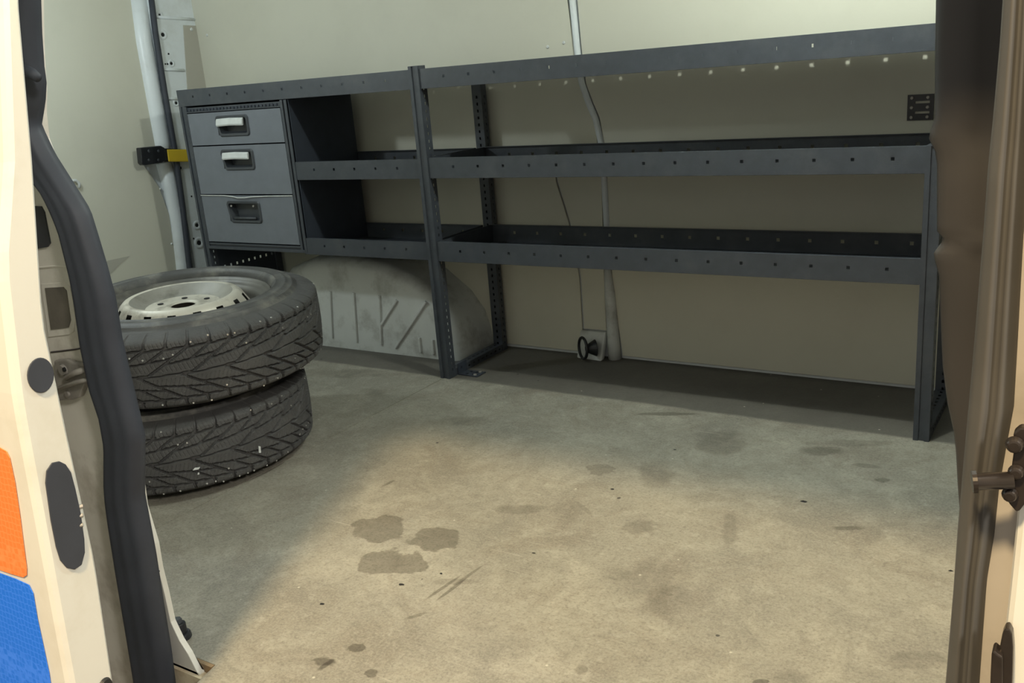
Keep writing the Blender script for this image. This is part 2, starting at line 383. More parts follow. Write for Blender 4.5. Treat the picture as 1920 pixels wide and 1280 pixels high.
# pressed beads and holes of the pillar
for (u, v, ru, n) in [(299, 28, 3, 4), (305, 65, 4, 12), (316, 101, 2, 10), (310, 120, 2, 4), (314, 120, 2, 8), (321, 119, 3, 10), (330, 193, 3, 10), (369, 422, 4, 12), (373, 455, 5, 12), (363, 447, 2, 8), (338, 315, 3, 10), (359, 368, 2, 8)]:
    p = xx(u, v); r = ru * 1.6 / 1000 * 1.35
    MB().cyl((XL - .001, p[1], p[2]), (1, 0, 0), r, .0022, n).build('punched_hole', HOLE, wall_left)
    if ru >= 3:
        V, Fc = lathe([(r * 1.2, .001), (r * 1.5, .003), (r * 2.2, .0035), (r * 2.6, .0005)], 20)
        o = from_py('pressed_collar', [(XL + z, p[1] + x, p[2] + y) for x, y, z in V], Fc, WHITE, wall_left, smooth=True)
for (a, b) in [((293, 32), (368, 37)), ((300, 130), (345, 132)), ((310, 184), (333, 186))]:
    p, q = xx(*a), xx(*b)
    MB().tube([(XL, p[1], p[2]), (XL, q[1], q[2])], .007, 10).build('pressed_bead', WHITE, wall_left, smooth=True)
# small grey-beige filler panel
tp = [xx(344, 47, .004), xx(383, 49, .004), xx(410, 158, .004), xx(420, 230, .004), xx(356, 232, .004)]
MB().prism(tp, (-.004, 0, 0)).build('filler_panel', PANELD, wall_left)
for (u, v) in [(359, 55), (400, 150)]:
    p = xx(u, v, .004); MB().cyl(p, (1, 0, 0), .008, .005, 12, .005).build('screw', SILVER, wall_left)

# rear door
door = struct(MB().box(XL - .09, XL - .05, -1.64, ps + .03, -.02, ZC).build('door_1', WHITE))
ed = lambda u, v: onx(u, v, XL - .03)
# beige inner panel of the door with the notched rear edge
pp = [ed(248, -20), ed(268, 110), ed(296, 272), ed(302, 290), ed(272, 310), ed(300, 350), ed(319, 402), ed(333, 498), ed(340, 560)]
pp = [(XL - .05, p[1], p[2]) for p in pp]
pp += [(XL - .05, pp[-1][1], .03), (XL - .05, -1.60, .03), (XL - .05, -1.60, ZC), (XL - .05, pp[0][1], ZC)]
MB().prism(pp, (.012, 0, 0)).build('door_lining', PANEL, door)
pp2 = [ed(270, 305), ed(306, 305), ed(318, 405), ed(300, 365)]
# white rounded frame of the door, next to the rubber
for seq, rr in (([(258, -30), (272, 80), (290, 180), (306, 268), (310, 290)], .040), ([(310, 305), (322, 350), (335, 420), (344, 500), (350, 570)], .036)):
    P = [ed(u, v) for u, v in seq]
    MB().tube([(XL - .045, p[1], p[2]) for p in P], rr, 16).build('door_frame', WHITE, door, smooth=True)
P = [onx(u, v, XL + .002) for u, v in [(280, -40), (292, 60), (309, 170), (330, 290), (345, 400), (356, 500), (362, 560)]]
MB().tube([(XL + .004, p[1] - .004, p[2]) for p in P] , .013, 12).build('rubber_seal', RUB, wall_left, smooth=True)
# hook and screws on lining
h = [onx(u, v, XL - .034) for u, v in [(125, 339), (141, 338), (147, 344), (147, 352)]]
MB().tube([(p[0] + .006, p[1], p[2]) for p in h], .006, 8).build('pull_hook', SILVER, door, smooth=True)
for (u, v) in [(301, 354), (322, 457)]:
    p = onx(u, v, XL - .038); MB().cyl(p, (1, 0, 0), .006, .004, 12, .003).build('screw', SILVER, door)
nt_ = [onx(u, v, XL - .036) for u, v in [(196, 492), (204, 488), (243, 480), (226, 494), (204, 516), (196, 520)]]
MB().prism(nt_, (-.003, 0, 0)).build('shadow_patch', PANELD, door)  # grey sheet standing in for a shadow on the door lining
# check strap
ck = thing('door_check_strap', 'black door check bracket with a yellow sleeve beside the drawer cabinet', 'door strap', (0, 0, 0))
bp_ = [onx(u, v, XL + .03) for u, v in [(263, 277), (302, 273), (309, 277), (312, 300), (304, 305), (270, 310), (266, 306)]]
MB().prism(bp_, (-.03, 0, 0)).build('bracket', BLACK, ck, bevel=.003)
for (u, v) in [(279, 283), (279, 300), (297, 283), (297, 300)]:
    p = onx(u, v, XL + .03); MB().cyl(p, (1, 0, 0), .006, .004, 10, .004).build('bolt', DGREY, ck)
ap = [onx(u, v, XL + .027) for u, v in [(305, 278), (370, 281), (372, 303), (305, 303)]]
MB().prism(ap, (-.018, 0, 0)).build('strap', BLACK, ck)
ap = [onx(u, v, XL + .031) for u, v in [(314, 280), (352, 280), (390, 281), (393, 303), (317, 303)]]
MB().prism(ap, (-.026, 0, 0)).build('sleeve', YELLOW, ck, bevel=.003)['label'] = 'yellow sleeve'

# ================================================================== CEILING, SIDE WALL WITH OPENING, BULKHEAD, GROUND
cl = struct(MB().box(XL - .05, XR + .1, -1.72, YW + .05, ZC, ZC + .03).build('ceiling', WHITE))
struct(MB().box(XR, XR + .04, -1.60, YW + .02, -.02, ZC).build('wall_right', TRIM))

# seal / opening outline
sealL = [(38, -60), (40, 100), (47, 200), (52, 290), (72, 325), (100, 360), (130, 430), (150, 520), (165, 640), (180, 720), (200, 775), (208, 830), (207, 900), (214, 970), (225, 1050), (243, 1160), (262, 1280), (270, 1330)]
sealR = [(62, -60), (66, 60), (71, 133), (75, 150), (73, 190), (66, 235), (92, 290), (130, 350), (158, 395), (172, 440), (190, 500), (206, 560), (219, 640), (243, 740), (262, 820), (262, 930), (283, 1040), (297, 1130), (312, 1220), (321, 1290), (325, 1330)]
def resample(L, ts):
    v = [p[1] for p in L]; return [(float(np.interp(t, v, [p[0] for p in L])), t) for t in ts]
YS = -1.66
def seal_mesh(Lp, Rp, ts, M, name, label, bulge=.028, ridges=((.3, .006), (.75, -.004)), nose=None):
    Lq, Rq = resample(Lp, ts), resample(Rp, ts); ns = 15; V = []
    for (lu, lv), (ru, rv) in zip(Lq, Rq):
        a, b = ony(lu, lv, YS), ony(ru, rv, YS)
        for k in range(ns):
            s_ = k / (ns - 1); e = bulge * (max(0, 1 - abs(2 * s_ - 1) ** 2.6)) ** .6
            for rs, rh in ridges: e += rh * math.exp(-((s_ - rs) / .09) ** 2)
            p = a * (1 - s_) + b * s_; V.append((p[0], YS - e, p[2]))
        V.append((b[0], YS + .012, b[2])); V.append((a[0], YS + .012, a[2]))
    m_ = ns + 2; n = len(ts)
    Fc = [(i * m_ + k, i * m_ + (k + 1) % m_, (i + 1) * m_ + (k + 1) % m_, (i + 1) * m_ + k) for i in range(n - 1) for k in range(m_)]
    Fc += [tuple(range(m_)), tuple(range((n - 1) * m_, n * m_))]
    return from_py(name, V, Fc, M, None, smooth=True)
tsL = [-60 + i * (1390 / 90) for i in range(91)]
sl = seal_mesh(sealL, sealR, tsL, RUB, 'door_seal', '')
struct(sl)
nose = ony(72, 147, YS - .02)
no_ = MB().tube([ony(44, 130, YS - .024), ony(60, 138, YS - .028), ony(72, 147, YS - .026)], [.010, .009, .007], 10).build('seal_fold', RUB, sl, smooth=True)

# body side behind the sliding door, right edge follows the seal
ts2 = [-60 + i * 46 for i in range(31)]
mid = [((a[0] * .6 + b[0] * .4), a[1]) for a, b in zip(resample(sealL, ts2), resample(sealR, ts2))]
mp_ = [ony(u, v, YS - .004) for u, v in mid]
out = [(p[0], YS - .004, p[2]) for p in mp_] + [(-1.6, YS - .004, mp_[-1][2]), (-1.6, YS - .004, mp_[0][2])]
wf = MB().prism(out, (0, .03, 0)).build('wall_front', JAMB); struct(wf)
MB().box(-1.6, XR + .1, -1.72, YS + .02, 1.36 + .06, ZC).build('door_header', CREAM, wf)
def jp(u, v, y=YS - .004): return ony(u, v, y)
# details pressed into the jamb
def plate(pts, y, t, M, name, par, **k):
    P = [jp(u, v, y) for u, v in pts]; return MB().prism(P, (0, t, 0)).build(name, M, par, **k)
plate([(55, 386), (76, 387), (82, 398), (93, 456), (88, 463), (60, 468)], YS - .007, .003, DGREY, 'rubber_pad', wf)
MB().tube([jp(70, 502), jp(100, 499), jp(140, 500)], .0022, 6).build('joint', JAMB, wf)
MB().tube([jp(96, 660), jp(140, 655), jp(176, 648)], .0018, 6).build('joint', DMETAL, wf)
# latch recess: raised rim with a flat darker plate inside
plate([(76, 532), (122, 529), (130, 536), (140, 600), (138, 622), (128, 628), (90, 632)], YS - .006, .0025, JAMB, 'recess_rim', wf, bevel=.001)
plate([(84, 540), (118, 538), (124, 545), (132, 600), (128, 614), (95, 618)], YS - .0075, .002, mat('recess_dark', (.17, .155, .13), .6, 0, .3, 12, dirt=(.05, .045, .04), dscale=14, damt=.8), 'recess', wf)
# rotary latch
lt = thing('door_latch', 'worn metal latch catch on the dirty jamb beside the round black plug', 'latch', (0, 0, 0))
P = [jp(u, v, YS - .016) for u, v in [(100, 676), (122, 674), (136, 680), (158, 682), (163, 700), (160, 716), (148, 745), (136, 750), (104, 752)]]
MB().prism(P, (0, .012, 0)).build('plate', METAL, lt, bevel=.003)
MB().tube([jp(112, 727, YS - .022), jp(145, 716, YS - .026), jp(168, 711, YS - .024), jp(175, 715, YS - .020), jp(166, 722, YS - .018)], .0042, 8).build('claw', METAL, lt, smooth=True)
MB().tube([jp(125, 708, YS - .02), jp(140, 699, YS - .024), jp(160, 692, YS - .02)], .0055, 8).build('claw', METAL, lt, smooth=True)
MB().cyl(jp(122, 692, YS - .014), (0, -1, 0), .0105, .008, 20, .009).build('rivet', METAL, lt)
MB().cyl(jp(122, 692, YS - .021), (0, -1, 0), .0042, .003, 14).build('rivet_hole', HOLE, lt)
MB().cyl(jp(130, 737, YS - .014), (0, -1, 0), .006, .006, 16).build('rivet', METAL, lt)
# cream inner foot of the pillar behind the seal
yb = YS + .035
Pt = [ony(u, v, yb) for u, v in [(262, 905), (268, 950), (289, 1020), (297, 1067), (309, 1115), (320, 1166), (336, 1200), (352, 1225), (374, 1268)]]
Pt += [(Pt[-1][0], yb, -.015), (Pt[-1][0] - .3, yb, -.015), (Pt[0][0] - .16, yb, Pt[0][2])]
tr = struct(MB().prism(Pt, (0, .012, 0)).build('trim_1', CREAM, bevel=.003))
a_, b_ = ony(275, 1084, yb), ony(299, 1070, yb)
MB().tube([(a_[0], yb - .0005, a_[2]), (b_[0], yb - .0005, b_[2])], .0016, 6).build('trim_joint', DGREY, tr)
# black buffer on the floor behind the foot
bf = thing('rubber_buffer', 'small black rubber buffer on the floor behind the cream pillar foot', 'buffer', (0, 0, 0))
c_ = onz(344, 1212, .0); c_ = (c_[0], -1.575, 0)
c_ = (float(ony(344, 1215, -1.572)[0]), -1.572, 0)
MB().cyl((c_[0], c_[1], 0), (0, 0, 1), .022, .012, 20, .020).build('foot', BLACK, bf, bevel=.002)
MB().cyl((c_[0] - .003, c_[1], .012), (0, .1, 1), .016, .022, 20, .014).build('body', BLACK, bf, bevel=.002)
MB().cyl((c_[0] - .004, c_[1], .034), (0, .1, 1), .011, .010, 6, .010).build('cap', DGREY, bf, bevel=.001)

# sliding door, slid back along the outside of the van
XD = .70
zin = [(1.6, -1.70), (1.212, -1.783), (.999, -1.813), (.775, -1.850), (.60, -1.853), (.385, -1.855), (.173, -1.871), (-.3, -1.90)]
zout = [(1.6, -1.72), (1.212, -1.806), (1.002, -1.848), (.918, -1.874), (.862, -1.892), (.665, -1.915), (.466, -1.925), (.218, -1.938), (-.3, -1.965)]
def yin(z): return interp(z, zin)
def yout(z): return interp(z, zout)
zs = [1.6 - i * .04 for i in range(48)]
V = []; sec = 8
for z in zs:
    yi, yo = yin(z), yout(z)
    V += [(XD - .002, yi + .000, z), (XD, yi - .003, z), (XD, yo + .010, z), (XD - .004, yo + .003, z), (XD - .012, yo, z), (-.7, yo, z), (-.7, yi, z), (XD - .02, yi, z)]
Fc = [(i * sec + k, i * sec + (k + 1) % sec, (i + 1) * sec + (k + 1) % sec, (i + 1) * sec + k) for i in range(len(zs) - 1) for k in range(sec)]
Fc += [tuple(range(sec)), tuple(range((len(zs) - 1) * sec, len(zs) * sec))]
sd = struct(from_py('door_2', V, Fc, CREAM, smooth=False))
def face(u, v, dx=0): return onx(u, v, XD + dx)
# round and oblong rubber plugs
c_ = face(75, 703)
pts_ = [(75 + 25 * math.cos(t), 703 + 33 * math.sin(t)) for t in [2 * math.pi * k / 28 for k in range(28)]]
MB().prism([face(u, v, .001) for u, v in pts_], (.0025, 0, 0)).build('rubber_plug', RUB, sd, bevel=.001)['label'] = 'round black plug'
pts_ = [(84, 905), (86, 882), (96, 867), (110, 864), (122, 870), (132, 885), (140, 915), (150, 960), (157, 1010), (158, 1035), (152, 1058), (139, 1067), (124, 1064), (112, 1050), (104, 1025), (94, 975)]
MB().prism([face(u, v, .001) for u, v in pts_], (.0025, 0, 0)).build('rubber_plug', RUB, sd, bevel=.001)['label'] = 'long oval black plug'
for v in (950, 967, 985):
    MB().cyl(face(148, v), (.6, .8, 0), .0036, .006, 12, .003).build('contact_stud', METAL, sd)
MB().cyl(face(197, 1282), (1, 0, 0), .011, .006, 20, .009).build('rubber_plug', BLACK, sd)
# reflective markings on the outer skin
def skin(u, v):
    y = -1.93
    for _ in range(12): p = ony(u, v, y); y = yout(p[2]) - .0015
    return ony(u, v, y)
def refl(name, rgb, sc=95):
    M = bpy.data.materials.new(name); M.use_nodes = True; N = M.node_tree.nodes; L = M.node_tree.links; bs = N['Principled BSDF']
    bs.inputs['Roughness'].default_value = .3
    tc = N.new('ShaderNodeTexCoord'); vo = N.new('ShaderNodeTexVoronoi'); vo.feature = 'DISTANCE_TO_EDGE'; vo.inputs['Scale'].default_value = sc
    vo.inputs['Randomness'].default_value = .25
    L.new(tc.outputs['Object'], vo.inputs['Vector'])
    cr = N.new('ShaderNodeMapRange'); cr.inputs['From Min'].default_value = .02; cr.inputs['From Max'].default_value = .12; L.new(vo.outputs['Distance'], cr.inputs['Value'])
    mx = N.new('ShaderNodeMix'); mx.data_type = 'RGBA'; L.new(cr.outputs[0], mx.inputs['Factor'])
    mx.inputs['A'].default_value = (*[min(1, c * 1.15 + .03) for c in rgb], 1); mx.inputs['B'].default_value = (*rgb, 1); L.new(mx.outputs['Result'], bs.inputs['Base Color'])
    return M
def decal(outline, M, name, lab):
    # outline in photo points, triangulated as a fan of short strips so that it follows the curved skin
    cu = sum(p[0] for p in outline) / len(outline); cv = sum(p[1] for p in outline) / len(outline)
    V = [skin(cu, cv)]; n = len(outline)
    for ring in (.5, 1):
        for (u, v) in outline: V.append(skin(cu + (u - cu) * ring, cv + (v - cv) * ring))
    Fc = [(0, 1 + i, 1 + (i + 1) % n) for i in range(n)] + [(1 + i, 1 + n + i, 1 + n + (i + 1) % n, 1 + (i + 1) % n) for i in range(n)]
    o = from_py(name, V, Fc, M, sd, solid=.001); o['label'] = lab
decal([(-60, 800), (-20, 825), (0, 839), (12, 846), (18, 858), (28, 905), (37, 965), (44, 1020), (50, 1065), (50, 1078), (44, 1082), (20, 1075), (0, 1068), (-60, 1050)], refl('orange_reflective', (.90, .22, .045)), 'reflective_marking', 'orange reflective marking')
decal([(-60, 1050), (0, 1074), (30, 1085), (54, 1096), (62, 1112), (70, 1160), (82, 1215), (92, 1262), (96, 1290), (60, 1330), (0, 1290), (-60, 1230)], refl('blue_reflective', (.008, .17, .85)), 'reflective_marking', 'blue reflective marking')

# right side: bulkhead edge moulding, seal, pillar
be = [(1752, -60), (1750, 0), (1748, 110), (1748, 220), (1740, 245), (1737, 262), (1748, 285), (1752, 310), (1752, 420), (1752, 436)]
sliver = [(1760, 430)]
be2 = [(1762, 447), (1760, 462), (1752, 470), (1746, 478), (1748, 492), (1756, 520), (1759, 600), (1763, 690), (1772, 760), (1784, 815), (1788, 850), (1792, 920), (1796, 970), (1801, 1010)]
YB = -1.33
P = [ony(u, v, YB) for u, v in be + be2]
V = []; n = len(P)
# rounded lofted moulding: edge curls away to a depth
secs = [(.0, .045), (.001, .012), (.005, .003), (.014, 0), (.03, -.003), (.05, 0.0), (.075, .006), (.11, .004), (.16, .004), (.16, .07)]
for p in P:
    for dx, dy in secs: V.append((p[0] + dx * (1 if dx < .1 else 1), YB + dy, p[2]))
k_ = len(secs)
Fc = [(i * k_ + j, i * k_ + (j + 1) % k_, (i + 1) * k_ + (j + 1) % k_, (i + 1) * k_ + j) for i in range(n - 1) for j in range(k_)] + [tuple(range(k_)), tuple(range((n - 1) * k_, n * k_))]
bm_ = from_py('trim_2', V, Fc, TRIM, smooth=True); struct(bm_)

rL = [(1884, -60), (1880, 0), (1875, 75), (1862, 220), (1852, 318), (1845, 420), (1835, 540), (1825, 660), (1807, 860), (1801, 930), (1796, 985), (1788, 1100), (1773, 1280), (1768, 1340)]
rR = [(1950, -60), (1946, 0), (1934, 250), (1920, 454), (1910, 640), (1903, 760), (1888, 840), (1875, 914), (1866, 1000), (1852, 1085), (1845, 1180), (1838, 1280), (1836, 1340)]
tsR = [-60 + i * 20 for i in range(71)]
sr = seal_mesh(rL, rR, tsR, RUBR, 'door_seal', '', bulge=.018, ridges=((.35, .003), (.55, -.006), (.72, .004)))
struct(sr)
# pillar behind it: step face and outer lighter face
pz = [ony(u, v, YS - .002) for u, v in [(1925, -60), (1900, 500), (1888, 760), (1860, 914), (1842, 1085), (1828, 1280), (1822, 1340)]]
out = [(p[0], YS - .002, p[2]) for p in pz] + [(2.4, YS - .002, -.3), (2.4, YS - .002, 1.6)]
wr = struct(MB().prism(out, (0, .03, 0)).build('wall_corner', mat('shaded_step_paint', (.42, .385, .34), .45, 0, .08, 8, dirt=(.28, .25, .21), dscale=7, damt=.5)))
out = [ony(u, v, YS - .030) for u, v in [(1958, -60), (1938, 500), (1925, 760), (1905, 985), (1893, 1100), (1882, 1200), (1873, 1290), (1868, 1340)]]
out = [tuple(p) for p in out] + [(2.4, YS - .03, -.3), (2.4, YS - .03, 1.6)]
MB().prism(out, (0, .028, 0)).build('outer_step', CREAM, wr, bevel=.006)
# striker: bolt pin and plate
sk = thing('door_striker', 'dark oily metal striker with a thick pin beside the right door seal', 'striker', (0, 0, 0))
yk = YS - .045
P = [ony(u, v, yk) for u, v in [(1900, 812), (1912, 802), (1935, 802), (1940, 940), (1922, 945), (1912, 958), (1905, 960), (1893, 946), (1886, 935), (1884, 918), (1894, 895), (1900, 850)]]
MB().prism(P, (0, .012, 0)).build('plate', DMETAL, sk, bevel=.003)
a_, b_ = ony(1824, 903, yk - .012), ony(1900, 900, yk - .004)
MB().tube([a_, a_ * .93 + b_ * .07, a_ * .9 + b_ * .1, b_], [.0098, .0098, .0078, .0078], 20).build('pin', DMETAL, sk, smooth=True)
MB().tube([a_ - (b_ - a_) * .02, a_ * .90 + b_ * .10], [.0102, .0102], 20).build('pin_head', DMETAL, sk)
for (u, v, r) in [(1903, 832, .0085), (1906, 883, .0075), (1894, 925, .0075)]:
    MB().cyl(ony(u, v, yk), (0, -1, 0), r, .008, 16, r * .7).build('bolt', DMETAL, sk, bevel=.002)
lh = thing('hinge_arm', 'dark rounded metal hinge arm at the foot of the right pillar', 'hinge', (0, 0, 0))
P = [ony(u, v, yk) for u, v in [(1879, 1190), (1884, 1179), (1892, 1178), (1898, 1190), (1900, 1215), (1899, 1260), (1896, 1330), (1872, 1330), (1872, 1225)]]
MB().prism(P, (0, .014, 0)).build('arm', DMETAL, lh, bevel=.004)
P = [ony(u, v, yk - .006) for u, v in [(1859, 1224), (1864, 1220), (1870, 1226), (1880, 1232), (1880, 1330), (1855, 1330), (1857, 1262)]]
MB().prism(P, (0, .018, 0)).build('lug', DMETAL, lh, bevel=.003)
# garage ground around the van
struct(MB().box(-8, 8, -9, 6, -.75, -.70).build('ground', GREYDARK))

# ================================================================== SHELVING RACK
DR = .354
rack = thing('shelving_rack', 'long dark steel perforated shelving rack with six shelf trays along the back wall', 'shelving', (0, 0, 0))
HO = .009
def tray(x0, x1, zb, zt, first, lab=None):
    h = zt - zb; mb = MB(); L = x1 - x0
    hx = [first + .1 * i - x0 for i in range(-20, 40)]; hx = [a for a in hx if .02 < a < L - .02]
    mb.sheet((x0, -.001, zb), (1, 0, 0), (0, 0, 1), L, h, [(a, h * .56) for a in hx], HO, HO)       # front lip
    mb.sheet((x0, DR, zb), (1, 0, 0), (0, 0, 1), L, h, [(a, h * .56) for a in hx], .011, .011)        # rear lip
    mb.sheet((x0, -.001, zb), (1, 0, 0), (0, 1, 0), L, DR + .001, [], HO, HO)                         # shelf surface
    mb.sheet((x0, -.001, zt), (1, 0, 0), (0, 1, 0), L, .013, [], HO, HO)                             # folded edges
    mb.sheet((x0, DR - .013, zt), (1, 0, 0), (0, 1, 0), L, .013, [], HO, HO)
    for xe in (x0, x1): mb.sheet((xe, -.001, zb), (0, 1, 0), (0, 0, 1), DR + .001, h, [], HO, HO)
    o = mb.build('shelf_tray', RACK, rack, solid=.0018)
    return o
tray(-1.241, -.042, 1.030, 1.093, -1.146)
tray(.002, 1.68, 1.030, 1.093, .10)
tray(-.632, -.042, .730, .796, -.539)
tray(.002, 1.583, .731, .799, .105)
tray(-.632, -.042, .442, .504, -.539)
tray(.002, 1.583, .440, .508, .10)
# scuffed rubber mat remnant on the low right tray
MB().prism([(.35, .05, .4415), (.62, .02, .4415), (1.3, .02, .4415), (1.2, .25, .4415), (.55, .28, .4415)], (0, 0, .003)).build('shelf_mat', DGREY, rack)
def upright(x0, x1, y0, y1, z0, z1, front=True):
    mb = MB(); wd = x1 - x0; dp = y1 - y0; H_ = z1 - z0
    hz = [.03 + .025 * i for i in range(int((H_ - .04) / .025))]
    # ribbed front (or rear) face: two flats with a shallow channel
    yf = y0 if front else y1; s_ = 1 if front else -1
    for (a, b, dy) in [(0, .30, 0), (.30, .40, .004), (.40, .60, .004), (.60, .70, .004), (.70, 1, 0)]:
        mb.sheet((x0 + wd * a, yf + s_ * dy, z0), (1, 0, 0), (0, 0, 1), wd * (b - a), H_, [], .004, .012)
    for a in (.30, .70): mb.sheet((x0 + wd * a, min(yf, yf + s_ * .004), z0), (0, 1, 0), (0, 0, 1), .004, H_, [], .004, .01)
    for xe in (x0, x1): mb.sheet((xe, y0, z0), (0, 1, 0), (0, 0, 1), dp, H_, [(dp * .55, q) for q in hz], .006, .010)
    if not front: mb.sheet((x0, y0, z0), (1, 0, 0), (0, 0, 1), wd, H_, [(wd * .5, q) for q in hz], .007, .010)
    mb.sheet((x0, y0, z1), (1, 0, 0), (0, 1, 0), wd, dp, [], 1, 1)
    return mb.build('upright', RACK, rack, solid=.0016)
upright(-.0405, .0005, -.006, .034, .0, 1.104)
upright(1.584, 1.624, -.004, .036, .0, .800)
upright(-1.2405, -1.2065, -.002, .036, .0, 1.028)
for x0, zt_ in ((-.0405, 1.028), (1.584, .80), (-1.2405, 1.028)): upright(x0, x0 + .041, DR + .003, DR + .035, 0, zt_, False)
def cross(x0, z0):
    mb = MB(); hy = [.03 + .03 * i for i in range(10)]
    mb.sheet((x0, .034, z0), (0, 1, 0), (0, 0, 1), DR - .034, .026, [(q, .013) for q in hy], .012, .007)
    mb.sheet((x0 + .04, .034, z0), (0, 1, 0), (0, 0, 1), DR - .034, .026, [(q, .013) for q in hy], .012, .007)
    mb.sheet((x0, .034, z0 + .026), (0, 1, 0), (1, 0, 0), DR - .034, .04, [(q, .02) for q in hy], .014, .008)
    mb.build('crosspiece', RACK, rack, solid=.0016)
cross(-.0405, .001); cross(1.584, .001); cross(-1.2405, .001)
# perforated foot plate beside the middle upright
mb = MB(); mb.sheet((.004, .045, .0025), (1, 0, 0), (0, 1, 0), .085, .055, [(.03, .015), (.055, .015), (.03, .040), (.055, .040)], .010, .010)
mb.sheet((.004, .045, .0025), (0, 1, 0), (0, 0, 1), .055, .04, [(.02, .022)], .008, .008)
mb.build('foot_plate', RACKD, rack, solid=.003)
for (x, y) in [(.072, .055), (.072, .088)]: MB().cyl((x, y, .003), (0, 0, 1), .006, .005, 6).build('foot_bolt', METAL, rack)
# left end sheet with a line of slots
mb = MB(); mb.sheet((-1.207, .0365, .20), (0, 1, 0), (0, 0, 1), DR - .036, .83, [(.03 + .034 * i, .155) for i in range(9)], .010, .012)
mb.build('end_sheet', RACKD, rack, solid=.0016)
# bolts of the middle upright
for z in (1.07, .765, .475):
    MB().cyl((.001, .018, z), (1, 0, 0), .006, .004, 10).build('bolt', DGREY, rack)

# ================================================================== DRAWER CABINET
cab = thing('drawer_cabinet', 'three drawer grey cabinet hung in the left end of the dark shelving', 'drawer cabinet', (0, 0, 0))
mb = MB()
mb.box(-1.205, -1.200, .004, DR - .004, .452, 1.026)
mb.box(-.6375, -.633, .0, DR - .004, .450, 1.026)
mb.box(-1.205, -.633, DR - .006, DR - .003, .452, 1.026)
mb.box(-1.205, -.633, .004, DR - .004, .452, .458)
mb.build('carcass', RACKD, cab)
# front frame
mb = MB(); mb.box(-1.2055, -1.199, -.003, .02, .450, 1.027); mb.build('frame_side', RACK, cab, bevel=.001)
mb = MB(); mb.box(-.668, -.655, -.002, .02, .448, 1.027); mb.box(-.655, -.645, .003, .02, .448, 1.027); mb.box(-.645, -.633, -.004, .02, .442, 1.027)
mb.build('frame_side', RACK, cab, bevel=.001)
mb = MB(); mb.box(-1.199, -.668, -.002, .02, 1.002, 1.006); mb.box(-1.199, -.668, .004, .02, 1.006, 1.022)
mb.build('frame_top', RACK, cab)
n_ = 26
mb = MB()
for i in range(n_):
    x = -1.190 + i * (.51 / n_); mb.box(x, x + .012, .0, .006, 1.008, 1.016)
mb.build('vent_teeth', RACKD, cab)
mb = MB(); mb.box(-1.199, -.668, -.001, .02, .464, .472); mb.box(-1.199, -.668, .003, .02, .458, .464); mb.box(-1.205, -.640, -.004, .02, .446, .458)
mb.build('frame_bottom', RACK, cab, bevel=.001)
def drawer(z0, z1, latch, hz, bent=False):
    x0, x1 = -1.197, -.6695
    hx0, hx1, h0, h1 = hz
    # front with an opening for the handle cup
    mb = MB()
    xs = [x0, hx0 + .006, hx1 - .006, x1]; zz = [z0, h0 + .006, h1 - .006, z1]
    for i in range(3):
        for j in range(3):
            if i == 1 and j == 1: continue
            a0, a1, b0, b1 = xs[i], xs[i + 1], zz[j], zz[j + 1]
            mb.box(a0, a1, -.0025, .0025, b0, b1)
    mb2 = MB(); mb2.box(x0 + .01, x1 - .01, .0026, DR - .03, z0 + .004, z1 - .03)
    fr = MB().sheet((x0, 0, z0), (1, 0, 0), (0, 0, 1), x1 - x0, z1 - z0, [((hx0 + hx1) / 2 - x0, (h0 + h1) / 2 - z0)], hx1 - hx0 - .014, h1 - h0 - .014)
    if bent:
        # top edge pulled out of shape at the middle
        pass
    dr = fr.build('drawer', DRAWER, cab, solid=.005)
    # cup surround: bevelled ring, back plate
    def rrect(xa, xb, za, zb, r, y, n=5, cut=0):
        pts = []
        for cx, cz, a0 in ((xb - r, zb - r, 0), (xa + r, zb - r, 90), (xa + r + cut, za + r, 180), (xb - r, za + r, 270)):
            for k in range(n + 1):
                t = math.radians(a0 + 90 * k / n); pts.append((cx + r * math.cos(t), y, cz + r * math.sin(t)))
        return pts
    o1 = rrect(hx0, hx1, h0, h1, .014, -.0035, cut=.012); o2 = rrect(hx0 + .004, hx1 - .004, h0 + .004, h1 - .004, .012, -.0075, cut=.012)
    o3 = rrect(hx0 + .012, hx1 - .012, h0 + .012, h1 - .010, .010, -.0065, cut=.012); o4 = rrect(hx0 + .018, hx1 - .016, h0 + .018, h1 - .012, .008, .026, cut=.012)
    n = len(o1); V = o1 + o2 + o3 + o4
    Fc = [(r_ * n + i, r_ * n + (i + 1) % n, (r_ + 1) * n + (i + 1) % n, (r_ + 1) * n + i) for r_ in range(3) for i in range(n)] + [tuple(range(3 * n, 4 * n))]
    from_py('handle_cup', V, Fc, DGREY, dr)
    if latch:
        lx0, lx1, l0, l1 = latch
        V = []; 
        secy = [(l1, -.004), (l1 + .001, -.010), (l1 - .004, -.015), (l1 - .016, -.0175), (l0 + .006, -.019), (l0, -.016), (l0 + .002, -.010), (l1 - .01, -.006)]
        xs_ = [lx0, lx0 + .004, (lx0 + lx1) / 2, lx1 - .004, lx1]
        for i, x in enumerate(xs_):
            sh = .7 if i in (0, 4) else 1
            for z, y in secy: V.append((x, -.004 + (y + .004) * sh, z + (.002 if i == 2 else 0)))
        k = len(secy)
        Fc = [(i * k + j, i * k + (j + 1) % k, (i + 1) * k + (j + 1) % k, (i + 1) * k + j) for i in range(4) for j in range(k)] + [tuple(range(k)), tuple(range(4 * k, 5 * k))]
        from_py('latch_handle', V, Fc, SILVER, dr, bevel=.001)
    return dr
drawer(.8725, .9985, (-1.023, -.873, .943, .972), (-1.036, -.848, .902, .984))
drawer(.6755, .8675, (-1.020, -.872, .813, .840), (-1.036, -.848, .770, .853))
d3 = drawer(.4775, .6700, None, (-1.050, -.855, .558, .648)); 
